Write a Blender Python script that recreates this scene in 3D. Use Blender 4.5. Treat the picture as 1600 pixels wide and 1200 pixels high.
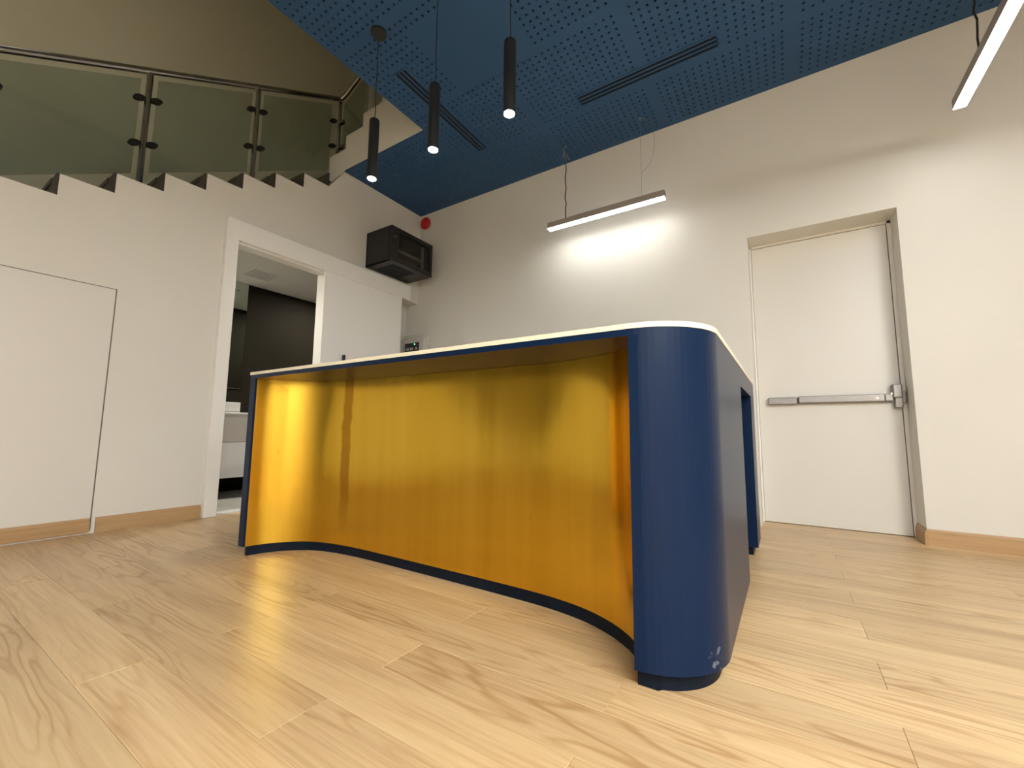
import bpy, bmesh, math, random
from mathutils import Vector, Matrix

for o in list(bpy.data.objects):
    bpy.data.objects.remove(o, do_unlink=True)
SC = bpy.context.scene
COL = SC.collection

# ------------------------------------------------------------------ camera
CAM = Vector((3.906, -3.796, 0.70))
YAW, PITCH, ROLL, FPX = 32.87, 6.27, 0.54, 662.8
cy, sy = math.cos(math.radians(YAW)), math.sin(math.radians(YAW))
cp, sp = math.cos(math.radians(PITCH)), math.sin(math.radians(PITCH))
fwd = Vector((-sy * cp, cy * cp, sp)); rgt = Vector((cy, sy, 0)); upv = rgt.cross(fwd)
cr, sr = math.cos(math.radians(ROLL)), math.sin(math.radians(ROLL))
r2 = rgt * cr + upv * sr; u2 = -rgt * sr + upv * cr
cd = bpy.data.cameras.new('camera'); cam = bpy.data.objects.new('camera', cd); COL.objects.link(cam)
m = Matrix(((r2.x, u2.x, -fwd.x, CAM.x), (r2.y, u2.y, -fwd.y, CAM.y), (r2.z, u2.z, -fwd.z, CAM.z), (0, 0, 0, 1)))
cam.matrix_world = m
cd.sensor_fit = 'HORIZONTAL'; cd.sensor_width = 36.0; cd.lens = FPX / 1600 * 36; cd.clip_start = 0.02
SC.camera = cam

# ------------------------------------------------------------------ world, exposure, lamp strengths
W = bpy.data.worlds.new('world'); SC.world = W; W.use_nodes = True
W.node_tree.nodes['Background'].inputs[0].default_value = (0.9, 0.85, 0.75, 1)
W.node_tree.nodes['Background'].inputs[1].default_value = 0.02
SC.view_settings.view_transform = 'Standard'; SC.view_settings.look = 'None'
SC.view_settings.gamma = 1.0; SC.view_settings.use_curve_mapping = False
SC.view_settings.exposure = 0.34
LAMP_E = 22.0          # linear lamps
PEND_E = 160.0          # pendant spots
BATH_E = 1000.0
STAIR_FILL_E = 3.0  # fill light added in the stairwell
TILT_FILL_E = 64.0  # tipped fill lamps, added for the left wall
FILL_E = 36.0          # broad fill lamps added in the front half of the room
LAMP_C = (1.0, 1.0, 0.96)

H = 3.485              # blue ceiling
RX, RY = 7.2, -6.8     # far room limits
ZTOP = 6.2

# ------------------------------------------------------------------ material helpers
def newmat(name):
    mt = bpy.data.materials.new(name); mt.use_nodes = True
    nt = mt.node_tree; b = nt.nodes['Principled BSDF']
    return mt, nt, b
def N(nt, t, **kw):
    n = nt.nodes.new(t)
    for k, v in kw.items():
        if k in ('operation', 'data_type', 'blend_type', 'wave_type', 'bands_direction', 'noise_dimensions', 'feature', 'interpolation', 'noise_type'):
            setattr(n, k, v)
        else:
            n.inputs[k].default_value = v
    return n
def ramp(nt, stops):
    n = nt.nodes.new('ShaderNodeValToRGB'); cr_ = n.color_ramp
    while len(cr_.elements) > 1: cr_.elements.remove(cr_.elements[-1])
    cr_.elements[0].position = stops[0][0]; cr_.elements[0].color = (*stops[0][1], 1)
    for p, c in stops[1:]:
        e = cr_.elements.new(p); e.color = (*c, 1)
    return n
def paint(name, col, rough=0.5, var=0.04, scale=3.0, bump=0.0, bscale=120, metallic=0.0, spec=0.5, coat=0.0):
    mt, nt, b = newmat(name); L = nt.links
    tc = N(nt, 'ShaderNodeTexCoord')
    ns = N(nt, 'ShaderNodeTexNoise', Scale=scale, Detail=4.0)
    L.new(tc.outputs['Object'], ns.inputs['Vector'])
    lo = tuple(max(0, c * (1 - var)) for c in col); hi = tuple(min(1, c * (1 + var)) for c in col)
    r = ramp(nt, [(0.3, lo), (0.7, hi)])
    L.new(ns.outputs['Fac'], r.inputs['Fac']); L.new(r.outputs['Color'], b.inputs['Base Color'])
    b.inputs['Roughness'].default_value = rough; b.inputs['Metallic'].default_value = metallic
    b.inputs['Specular IOR Level'].default_value = spec; b.inputs['Coat Weight'].default_value = coat
    if bump:
        n2 = N(nt, 'ShaderNodeTexNoise', Scale=bscale, Detail=2.0)
        L.new(tc.outputs['Object'], n2.inputs['Vector'])
        bp = N(nt, 'ShaderNodeBump', Strength=bump, Distance=0.002)
        L.new(n2.outputs['Fac'], bp.inputs['Height']); L.new(bp.outputs['Normal'], b.inputs['Normal'])
    return mt
def emit(name, col, s):
    mt, nt, b = newmat(name)
    b.inputs['Base Color'].default_value = (*col, 1)
    b.inputs['Emission Color'].default_value = (*col, 1); b.inputs['Emission Strength'].default_value = s
    return mt

M = {}
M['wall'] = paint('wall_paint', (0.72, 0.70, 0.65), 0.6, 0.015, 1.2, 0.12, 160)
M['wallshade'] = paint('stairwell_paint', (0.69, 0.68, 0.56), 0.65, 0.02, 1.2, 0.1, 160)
M['door'] = paint('door_paint', (0.71, 0.69, 0.645), 0.38, 0.012, 0.9, 0.04, 60)
M['gloss'] = paint('joinery_white', (0.88, 0.87, 0.84), 0.3, 0.01, 1.0)
M['groove'] = paint('groove_dark', (0.17, 0.16, 0.14), 0.8, 0.05)
M['blue'] = paint('counter_blue', (0.0026, 0.014, 0.047), 0.32, 0.05, 2.0, 0.02, 90, spec=0.17)
def scuffed(name, src, c, rad):
    mt = M[src].copy(); mt.name = name; nt = mt.node_tree; L = nt.links; b = nt.nodes['Principled BSDF']
    old = b.inputs['Base Color'].links[0].from_socket
    tc = N(nt, 'ShaderNodeTexCoord'); d = N(nt, 'ShaderNodeVectorMath', operation='DISTANCE'); d.inputs[1].default_value = c
    L.new(tc.outputs['Object'], d.inputs[0])
    mr = N(nt, 'ShaderNodeMapRange'); mr.inputs['From Min'].default_value = rad * 0.3; mr.inputs['From Max'].default_value = rad; mr.inputs['To Min'].default_value = 0.34; mr.inputs['To Max'].default_value = 0.0
    L.new(d.outputs['Value'], mr.inputs['Value'])
    ns = N(nt, 'ShaderNodeTexNoise', Scale=45.0, Detail=3.0); L.new(tc.outputs['Object'], ns.inputs['Vector'])
    a = N(nt, 'ShaderNodeMath', operation='ADD'); L.new(ns.outputs['Fac'], a.inputs[0]); L.new(mr.outputs[0], a.inputs[1])
    r = ramp(nt, [(0.80, (0, 0, 0)), (0.88, (0.5, 0.5, 0.5))]); L.new(a.outputs[0], r.inputs['Fac'])
    mx = N(nt, 'ShaderNodeMixRGB'); mx.inputs[2].default_value = (0.22, 0.25, 0.29, 1)
    L.new(r.outputs['Color'], mx.inputs[0]); L.new(old, mx.inputs[1]); L.new(mx.outputs[0], b.inputs['Base Color'])
    return mt
M['bluescuff'] = scuffed('counter_blue_scuffed', 'blue', (3.712 - 2.5, -2.445 + 2.2, 0.085), 0.05)
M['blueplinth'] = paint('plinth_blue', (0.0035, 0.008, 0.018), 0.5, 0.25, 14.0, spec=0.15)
M['ceil'] = paint('ceiling_blue', (0.028, 0.085, 0.20), 0.6, 0.05, 1.5, spec=0.3)
M['plenum'] = paint('plenum_dark', (0.003, 0.006, 0.012), 0.9, 0.05)
M['stone'] = paint('stair_stone', (0.05, 0.042, 0.034), 0.4, 0.25, 20)
M['blackmetal'] = paint('rack_black', (0.008, 0.008, 0.0075), 0.42, 0.1, 6, 0.05, 200)
M['pendant'] = paint('pendant_black', (0.012, 0.012, 0.012), 0.5, 0.1, 6)
M['lampbody'] = paint('lamp_housing', (0.32, 0.275, 0.25), 0.5, 0.05, 6)
M['steel'] = paint('brushed_steel', (0.36, 0.345, 0.32), 0.22, 0.08, 30, metallic=1.0)
M['alu'] = paint('bar_aluminium', (0.30, 0.285, 0.275), 0.42, 0.05, 20, metallic=0.75)
M['red'] = paint('bell_red', (0.50, 0.012, 0.014), 0.3, 0.08, 10)
M['plastic'] = paint('box_plastic', (0.60, 0.585, 0.52), 0.45, 0.02, 4)
M['lcd'] = paint('panel_dark', (0.03, 0.03, 0.028), 0.3, 0.1, 30)
M['lcdlight'] = paint('panel_keys', (0.42, 0.42, 0.40), 0.4, 0.1, 30)
M['led'] = emit('green_led', (0.1, 1.0, 0.55), 3.0)
M['worktop'] = paint('worktop_cream', (0.82, 0.77, 0.60), 0.3, 0.03, 8)
M['bathtile'] = None
M['cord'] = paint('cord_black', (0.012, 0.012, 0.012), 0.6, 0.1)
M['wire'] = paint('wire_grey', (0.30, 0.29, 0.27), 0.4, 0.1, metallic=0.6)
M['cable'] = paint('cable_white', (0.28, 0.32, 0.28), 0.5, 0.1)
M['lampglow'] = emit('lamp_diffuser', LAMP_C, LAMP_E)
M['tiltfillglow'] = emit('tipped_fill_lens', LAMP_C, TILT_FILL_E)
M['fillglow'] = emit('fill_lamp_lens', LAMP_C, FILL_E)
M['pendglow'] = emit('pendant_bulb', (1.0, 0.92, 0.80), PEND_E)
M['bathglow'] = emit('downlight_glow', (1.0, 0.93, 0.80), BATH_E)
M['stairfillglow'] = emit('stair_fill_lens', LAMP_C, STAIR_FILL_E)
M['vanity'] = paint('vanity_white', (0.74, 0.73, 0.71), 0.25, 0.01, 1.0)
M['vanity2'] = paint('vanity_grey', (0.52, 0.48, 0.44), 0.25, 0.01, 1.0)
M['bathfloor'] = paint('bath_floor_tile', (0.42, 0.41, 0.37), 0.3, 0.12, 6)
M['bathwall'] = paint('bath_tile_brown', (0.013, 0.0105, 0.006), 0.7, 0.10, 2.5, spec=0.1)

def mirror_mat():
    mt, nt, b = newmat('mirror_glass')
    tc = N(nt, 'ShaderNodeTexCoord'); ns = N(nt, 'ShaderNodeTexNoise', Scale=2.0)
    nt.links.new(tc.outputs['Object'], ns.inputs['Vector'])
    r = ramp(nt, [(0.2, (0.72, 0.80, 0.74)), (0.8, (0.76, 0.83, 0.78))])
    nt.links.new(ns.outputs['Fac'], r.inputs['Fac']); nt.links.new(r.outputs['Color'], b.inputs['Base Color'])
    b.inputs['Metallic'].default_value = 1.0; b.inputs['Roughness'].default_value = 0.02
    return mt
M['mirror'] = mirror_mat()

def glass_mat(name, tint, gl=1.0):
    mt = bpy.data.materials.new(name); mt.use_nodes = True; nt = mt.node_tree; L = nt.links
    for n in list(nt.nodes): nt.nodes.remove(n)
    out = nt.nodes.new('ShaderNodeOutputMaterial')
    tr = N(nt, 'ShaderNodeBsdfTransparent'); g = N(nt, 'ShaderNodeBsdfGlossy', Roughness=0.03)
    tc = N(nt, 'ShaderNodeTexCoord'); ns = N(nt, 'ShaderNodeTexNoise', Scale=1.2, Detail=2.0)
    L.new(tc.outputs['Object'], ns.inputs['Vector'])
    r = ramp(nt, [(0.3, tuple(t * 0.96 for t in tint)), (0.7, tint)])
    L.new(ns.outputs['Fac'], r.inputs['Fac']); L.new(r.outputs['Color'], tr.inputs['Color'])
    lw = N(nt, 'ShaderNodeLayerWeight', Blend=0.5)            # Schlick reflectance, the same on both faces of the pane
    pw = N(nt, 'ShaderNodeMath', operation='POWER'); pw.inputs[1].default_value = 5.0; L.new(lw.outputs['Facing'], pw.inputs[0])
    mx = N(nt, 'ShaderNodeMixShader'); ml = N(nt, 'ShaderNodeMath', operation='MULTIPLY_ADD'); ml.inputs[1].default_value = 0.95 * gl; ml.inputs[2].default_value = 0.045 * gl
    L.new(pw.outputs[0], ml.inputs[0]); L.new(ml.outputs[0], mx.inputs['Fac'])
    L.new(tr.outputs[0], mx.inputs[1]); L.new(g.outputs[0], mx.inputs[2]); L.new(mx.outputs[0], out.inputs['Surface'])
    return mt
M['glass'] = glass_mat('railing_glass', (0.82, 0.86, 0.83))
M['rackglass'] = glass_mat('rack_glass', (0.62, 0.62, 0.60), 1.0)

def gold_mat():
    mt, nt, b = newmat('gold_sheet'); L = nt.links
    tc = N(nt, 'ShaderNodeTexCoord')
    # vertical brushed variation: stretch z
    mp = N(nt, 'ShaderNodeMapping'); mp.inputs['Scale'].default_value = (9, 9, 0.35)
    L.new(tc.outputs['Object'], mp.inputs['Vector'])
    n1 = N(nt, 'ShaderNodeTexNoise', Scale=1.0, Detail=5.0, Roughness=0.6); L.new(mp.outputs[0], n1.inputs['Vector'])
    r1 = ramp(nt, [(0.3, (0.66, 0.41, 0.040)), (0.55, (0.73, 0.46, 0.050)), (0.8, (0.79, 0.51, 0.07))])
    L.new(n1.outputs['Fac'], r1.inputs['Fac'])
    # one long dark band running down the sheet near its left third
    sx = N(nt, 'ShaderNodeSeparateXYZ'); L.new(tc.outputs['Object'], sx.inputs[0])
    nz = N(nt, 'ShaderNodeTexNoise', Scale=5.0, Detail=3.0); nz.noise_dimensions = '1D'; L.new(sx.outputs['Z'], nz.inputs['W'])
    a = N(nt, 'ShaderNodeMath', operation='MULTIPLY_ADD'); a.inputs[1].default_value = 0.05; a.inputs[2].default_value = GOLD_BAND_X
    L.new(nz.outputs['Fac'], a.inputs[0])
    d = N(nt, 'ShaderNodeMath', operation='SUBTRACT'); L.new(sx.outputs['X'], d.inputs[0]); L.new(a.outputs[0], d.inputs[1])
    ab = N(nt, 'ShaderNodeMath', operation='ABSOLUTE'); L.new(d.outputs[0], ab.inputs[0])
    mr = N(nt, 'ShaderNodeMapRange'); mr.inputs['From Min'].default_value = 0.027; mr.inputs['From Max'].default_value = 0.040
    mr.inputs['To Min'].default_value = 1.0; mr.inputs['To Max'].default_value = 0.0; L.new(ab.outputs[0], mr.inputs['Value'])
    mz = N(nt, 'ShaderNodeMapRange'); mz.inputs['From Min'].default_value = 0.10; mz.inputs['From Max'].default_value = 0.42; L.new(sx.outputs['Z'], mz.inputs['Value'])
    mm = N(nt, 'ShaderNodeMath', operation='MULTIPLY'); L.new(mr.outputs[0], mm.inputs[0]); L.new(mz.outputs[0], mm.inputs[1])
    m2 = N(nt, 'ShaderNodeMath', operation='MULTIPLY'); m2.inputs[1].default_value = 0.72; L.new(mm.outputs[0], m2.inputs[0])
    # small drips and specks
    ms = N(nt, 'ShaderNodeMapping'); ms.inputs['Scale'].default_value = (24, 24, 10); L.new(tc.outputs['Object'], ms.inputs['Vector'])
    n3 = N(nt, 'ShaderNodeTexNoise', Scale=1.0, Detail=3.0); L.new(ms.outputs[0], n3.inputs['Vector'])
    r3 = ramp(nt, [(0.725, (0, 0, 0)), (0.78, (0.35, 0.35, 0.35))]); L.new(n3.outputs['Fac'], r3.inputs['Fac'])
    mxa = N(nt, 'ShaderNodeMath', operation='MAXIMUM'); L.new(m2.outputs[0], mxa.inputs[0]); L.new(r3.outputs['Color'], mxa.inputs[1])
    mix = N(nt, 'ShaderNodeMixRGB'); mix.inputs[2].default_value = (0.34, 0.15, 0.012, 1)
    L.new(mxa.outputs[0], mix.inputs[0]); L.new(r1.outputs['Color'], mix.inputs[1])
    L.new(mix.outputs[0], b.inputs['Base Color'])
    b.inputs['Metallic'].default_value = 1.0
    r4 = ramp(nt, [(0.3, (0.17,) * 3), (0.7, (0.24,) * 3)]); L.new(n1.outputs['Fac'], r4.inputs['Fac']); L.new(r4.outputs['Color'], b.inputs['Roughness'])
    mb = N(nt, 'ShaderNodeMapping'); mb.inputs['Scale'].default_value = (8.0, 8.0, 0.14); L.new(tc.outputs['Object'], mb.inputs['Vector'])
    n5 = N(nt, 'ShaderNodeTexNoise', Scale=1.0, Detail=2.0); L.new(mb.outputs[0], n5.inputs['Vector'])
    bp = N(nt, 'ShaderNodeBump', Strength=0.09, Distance=0.02); L.new(n5.outputs['Fac'], bp.inputs['Height']); L.new(bp.outputs['Normal'], b.inputs['Normal'])
    return mt
GOLD_BAND_X = 1.762 - 2.5 - 0.025   # in the counter's own coordinates
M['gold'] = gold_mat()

def wood_mat(name, c_lo, c_mid, c_hi, tone=0.12, rough=0.36, axes=(0, 1, 2)):
    mt, nt, b = newmat(name); L = nt.links
    tc = N(nt, 'ShaderNodeTexCoord'); oi = N(nt, 'ShaderNodeObjectInfo')
    off = N(nt, 'ShaderNodeCombineXYZ')
    k = N(nt, 'ShaderNodeMath', operation='MULTIPLY'); k.inputs[1].default_value = 37.0; L.new(oi.outputs['Random'], k.inputs[0])
    L.new(k.outputs[0], off.inputs[2]); L.new(k.outputs[0], off.inputs[0])
    sep = N(nt, 'ShaderNodeSeparateXYZ'); L.new(tc.outputs['Object'], sep.inputs[0])
    com = N(nt, 'ShaderNodeCombineXYZ')
    for k_, a_ in enumerate(axes): L.new(sep.outputs[a_], com.inputs[k_])
    add = N(nt, 'ShaderNodeVectorMath', operation='ADD'); L.new(com.outputs[0], add.inputs[0]); L.new(off.outputs[0], add.inputs[1])
    mp = N(nt, 'ShaderNodeMapping'); mp.inputs['Scale'].default_value = (0.95, 7.0, 1.0); L.new(add.outputs[0], mp.inputs['Vector'])
    n1 = N(nt, 'ShaderNodeTexNoise', Scale=1.0, Detail=2.5, Roughness=0.42, Distortion=0.12); L.new(mp.outputs[0], n1.inputs['Vector'])
    # growth rings = contour lines of the stretched noise
    rg = N(nt, 'ShaderNodeMath', operation='MULTIPLY'); rg.inputs[1].default_value = 80.0; L.new(n1.outputs['Fac'], rg.inputs[0])
    sn = N(nt, 'ShaderNodeMath', operation='SINE'); L.new(rg.outputs[0], sn.inputs[0])
    rr = N(nt, 'ShaderNodeMapRange'); rr.inputs['From Min'].default_value = -0.2; rr.inputs['From Max'].default_value = 1.0; L.new(sn.outputs[0], rr.inputs['Value'])
    pw = N(nt, 'ShaderNodeMath', operation='POWER'); pw.inputs[1].default_value = 2.2; L.new(rr.outputs[0], pw.inputs[0])
    mk = N(nt, 'ShaderNodeMapping'); mk.inputs['Scale'].default_value = (1.1, 5.0, 1.0); mk.inputs['Location'].default_value = (5.3, 2.2, 9); L.new(add.outputs[0], mk.inputs['Vector'])
    nm = N(nt, 'ShaderNodeTexNoise', Scale=1.0, Detail=1.0); L.new(mk.outputs[0], nm.inputs['Vector'])
    rm = ramp(nt, [(0.42, (0.10,) * 3), (0.60, (0.80,) * 3)]); L.new(nm.outputs['Fac'], rm.inputs['Fac'])
    g1 = N(nt, 'ShaderNodeMath', operation='MULTIPLY'); L.new(pw.outputs[0], g1.inputs[0]); L.new(rm.outputs['Color'], g1.inputs[1])
    # long fibres
    mf = N(nt, 'ShaderNodeMapping'); mf.inputs['Scale'].default_value = (2.6, 95.0, 1.0); L.new(add.outputs[0], mf.inputs['Vector'])
    nf = N(nt, 'ShaderNodeTexNoise', Scale=1.0, Detail=4.0, Roughness=0.6); L.new(mf.outputs[0], nf.inputs['Vector'])
    rc = ramp(nt, [(0.28, c_lo), (0.5, c_mid), (0.75, c_hi)])
    # broad streaks
    mw = N(nt, 'ShaderNodeMapping'); mw.inputs['Scale'].default_value = (0.9, 11.0, 1.0); mw.inputs['Location'].default_value = (1, 7, 3); L.new(add.outputs[0], mw.inputs['Vector'])
    nw = N(nt, 'ShaderNodeTexNoise', Scale=1.0, Detail=2.0); L.new(mw.outputs[0], nw.inputs['Vector'])
    av = N(nt, 'ShaderNodeMath', operation='MULTIPLY_ADD'); av.inputs[1].default_value = 0.55
    L.new(nf.outputs['Fac'], av.inputs[0])
    hb = N(nt, 'ShaderNodeMath', operation='MULTIPLY'); hb.inputs[1].default_value = 0.45; L.new(nw.outputs['Fac'], hb.inputs[0])
    L.new(hb.outputs[0], av.inputs[2]); L.new(av.outputs[0], rc.inputs['Fac'])
    mx = N(nt, 'ShaderNodeMixRGB'); mx.blend_type = 'MULTIPLY'; mx.inputs[2].default_value = (0.62, 0.47, 0.33, 1)
    gs = N(nt, 'ShaderNodeMath', operation='MULTIPLY'); gs.inputs[1].default_value = 0.8; L.new(g1.outputs[0], gs.inputs[0])
    L.new(gs.outputs[0], mx.inputs[0]); L.new(rc.outputs['Color'], mx.inputs[1])
    # board to board tone
    hs = N(nt, 'ShaderNodeHueSaturation')
    tv = N(nt, 'ShaderNodeMapRange'); tv.inputs['To Min'].default_value = 1 - tone; tv.inputs['To Max'].default_value = 1 + tone; L.new(oi.outputs['Random'], tv.inputs['Value'])
    L.new(tv.outputs[0], hs.inputs['Value']); L.new(mx.outputs[0], hs.inputs['Color'])
    L.new(hs.outputs[0], b.inputs['Base Color'])
    b.inputs['Roughness'].default_value = rough
    bp = N(nt, 'ShaderNodeBump', Strength=0.08, Distance=0.001); L.new(nf.outputs['Fac'], bp.inputs['Height']); L.new(bp.outputs['Normal'], b.inputs['Normal'])
    return mt
M['plank'] = wood_mat('oak_plank', (0.43, 0.265, 0.13), (0.60, 0.415, 0.22), (0.71, 0.53, 0.30), 0.075)
M['skirt'] = wood_mat('skirting_oak', (0.38, 0.225, 0.10), (0.47, 0.295, 0.145), (0.54, 0.35, 0.18), 0.03, 0.45, (0, 2, 1))
M['skirt_y'] = wood_mat('skirting_oak_side', (0.38, 0.225, 0.10), (0.47, 0.295, 0.145), (0.54, 0.35, 0.18), 0.03, 0.45, (1, 2, 0))

# ------------------------------------------------------------------ geometry helpers
class G:
    """collects shapes in world coordinates; build() links them as one mesh object"""
    def __init__(s): s.bm = bmesh.new()
    def box(s, x0, x1, y0, y1, z0, z1, bev=0.0, seg=1, mi=0):
        x0, x1 = min(x0, x1), max(x0, x1); y0, y1 = min(y0, y1), max(y0, y1); z0, z1 = min(z0, z1), max(z0, z1)
        b = bmesh.new()
        vs = [b.verts.new((x, y, z)) for x in (x0, x1) for y in (y0, y1) for z in (z0, z1)]
        for f in ((0, 1, 3, 2), (4, 6, 7, 5), (0, 4, 5, 1), (2, 3, 7, 6), (0, 2, 6, 4), (1, 5, 7, 3)):
            b.faces.new([vs[i] for i in f])
        if bev: bmesh.ops.bevel(b, geom=list(b.edges), offset=bev, segments=seg, profile=0.5, affect='EDGES')
        return s.merge(b, mi)
    def prism(s, pts, plane, a, b_, mi=0, bev=0.0):
        """extrude polygon pts (2D) between a and b along the axis left over: plane 'xy','yz','xz'"""
        b = bmesh.new()
        mk = {'xy': lambda p, t: (p[0], p[1], t), 'yz': lambda p, t: (t, p[0], p[1]), 'xz': lambda p, t: (p[0], t, p[1])}[plane]
        A = [b.verts.new(mk(p, a)) for p in pts]; B = [b.verts.new(mk(p, b_)) for p in pts]
        b.faces.new(A); b.faces.new(B[::-1])
        n = len(pts)
        for i in range(n): b.faces.new((A[i], B[i], B[(i + 1) % n], A[(i + 1) % n]))
        bmesh.ops.recalc_face_normals(b, faces=b.faces)
        if bev: bmesh.ops.bevel(b, geom=list(b.edges), offset=bev, segments=2, profile=0.5, affect='EDGES')
        return s.merge(b, mi)
    def tube(s, pts, r, n=10, mi=0, caps=True):
        b = bmesh.new(); pts = [Vector(p) for p in pts]; rings = []
        for i, p in enumerate(pts):
            t = (pts[min(i + 1, len(pts) - 1)] - pts[max(i - 1, 0)]).normalized()
            ref = Vector((0, 0, 1)) if abs(t.z) < 0.95 else Vector((1, 0, 0))
            u = t.cross(ref).normalized(); v = t.cross(u)
            rings.append([b.verts.new(p + (u * math.cos(2 * math.pi * k / n) + v * math.sin(2 * math.pi * k / n)) * r) for k in range(n)])
        for i in range(len(rings) - 1):
            for k in range(n):
                f = b.faces.new((rings[i][k], rings[i][(k + 1) % n], rings[i + 1][(k + 1) % n], rings[i + 1][k])); f.smooth = True
        if caps:
            b.faces.new(rings[0][::-1]); b.faces.new(rings[-1])
        bmesh.ops.recalc_face_normals(b, faces=b.faces)
        return s.merge(b, mi)
    def lathe(s, prof, c, axis='z', n=32, mi=0):
        """profile [(r, h)] turned about an axis through c"""
        b = bmesh.new(); rings = []
        for r, h in prof:
            ring = []
            for k in range(n):
                a = 2 * math.pi * k / n; p = (r * math.cos(a), r * math.sin(a), h)
                if axis == 'y': p = (p[0], p[2], p[1])
                if axis == 'x': p = (p[2], p[0], p[1])
                ring.append(b.verts.new((c[0] + p[0], c[1] + p[1], c[2] + p[2])))
            rings.append(ring)
        for i in range(len(rings) - 1):
            for k in range(n):
                f = b.faces.new((rings[i][k], rings[i][(k + 1) % n], rings[i + 1][(k + 1) % n], rings[i + 1][k])); f.smooth = True
        bmesh.ops.remove_doubles(b, verts=b.verts, dist=1e-5)
        bmesh.ops.recalc_face_normals(b, faces=b.faces)
        return s.merge(b, mi)
    def merge(s, b, mi):
        for f in b.faces: f.material_index = mi
        me = bpy.data.meshes.new('tmp'); b.to_mesh(me); b.free(); s.bm.from_mesh(me); bpy.data.meshes.remove(me)
        return s
    def build(s, name, mat, parent=None, origin=None, auto=False):
        org = Vector(origin) if origin is not None else (ORG.get(parent.name, Vector((0, 0, 0))) if parent else Vector((0, 0, 0)))
        bmesh.ops.translate(s.bm, verts=s.bm.verts, vec=-org)
        for e in s.bm.edges:
            if len(e.link_faces) == 2 and e.calc_face_angle(0) > 0.6: e.smooth = False
        me = bpy.data.meshes.new(name); s.bm.to_mesh(me); s.bm.free()
        for mt in (mat if isinstance(mat, (list, tuple)) else [mat]): me.materials.append(M[mt])
        o = bpy.data.objects.new(name, me); COL.objects.link(o)
        ORG[o.name] = org
        if parent: o.parent = parent
        else: o.location = org
        return o
ORG = {}
def thing(name, label, cat, origin=(0, 0, 0), group=None):
    o = bpy.data.objects.new(name, None); COL.objects.link(o); o.location = origin; o.empty_display_size = 0.1
    o['label'] = label; o['category'] = cat
    if group: o['group'] = group
    ORG[o.name] = Vector(origin)
    return o
def tag(o, label, cat, group=None):
    o['label'] = label; o['category'] = cat
    if group: o['group'] = group
    return o
def struct(o, label=None):
    o['kind'] = 'structure'
    if label: o['label'] = label
    return o

# =================================================================== THE SETTING
# ---- floor: slab + individual planks (0.174 x 1.24, rows staggered by half)
floor = struct(G().box(-0.13, RX, RY, 0.30, -0.12, -0.008).build('floor', 'skirt'), 'light oak plank floor')
PW, PL = 0.174, 1.24
plank_meshes = {}
def plank_mesh(l, w):
    key = (round(l, 3), round(w, 3))
    if key not in plank_meshes:
        b = bmesh.new(); e = 0.0012
        x, y = l / 2 - 0.0003, w / 2 - 0.0003
        top = [b.verts.new((sx_ * (x - e), sy_ * (y - e), 0.0)) for sx_, sy_ in ((-1, -1), (1, -1), (1, 1), (-1, 1))]
        mid = [b.verts.new((sx_ * x, sy_ * y, -e * 0.6)) for sx_, sy_ in ((-1, -1), (1, -1), (1, 1), (-1, 1))]
        bot = [b.verts.new((sx_ * x, sy_ * y, -0.008)) for sx_, sy_ in ((-1, -1), (1, -1), (1, 1), (-1, 1))]
        b.faces.new(top)
        for i in range(4):
            j = (i + 1) % 4
            b.faces.new((mid[i], mid[j], top[j], top[i])); b.faces.new((bot[i], bot[j], mid[j], mid[i]))
        me = bpy.data.meshes.new('plank'); b.to_mesh(me); b.free(); me.materials.append(M['plank']); plank_meshes[key] = me
    return plank_meshes[key]
def lay(x0, x1, y0, y1):
    if x1 - x0 < 0.02 or y1 - y0 < 0.01: return
    o = bpy.data.objects.new('plank', plank_mesh(x1 - x0, y1 - y0)); COL.objects.link(o); o.parent = floor
    o.location = ((x0 + x1) / 2, (y0 + y1) / 2, 0)
row0 = -2.53
j0 = math.floor((RY - row0) / PW); j1 = math.ceil((0.0 - row0) / PW)
for j in range(j0, j1 + 1):
    y0 = row0 + j * PW; y1 = y0 + PW
    first = 2.862 if j % 2 == 0 else 2.242
    i0 = math.floor((0 - first) / PL)
    i = i0
    while first + i * PL < RX:
        x0, x1 = max(first + i * PL, 0.0), min(first + (i + 1) * PL, RX)
        lay(x0, x1, max(y0, RY), min(y1, 0.0))
        i += 1
lay(3.71, 4.62, 0.0, 0.06); lay(3.71, 4.62, 0.06, 0.234); lay(3.71, 4.62, 0.234, 0.25)

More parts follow.
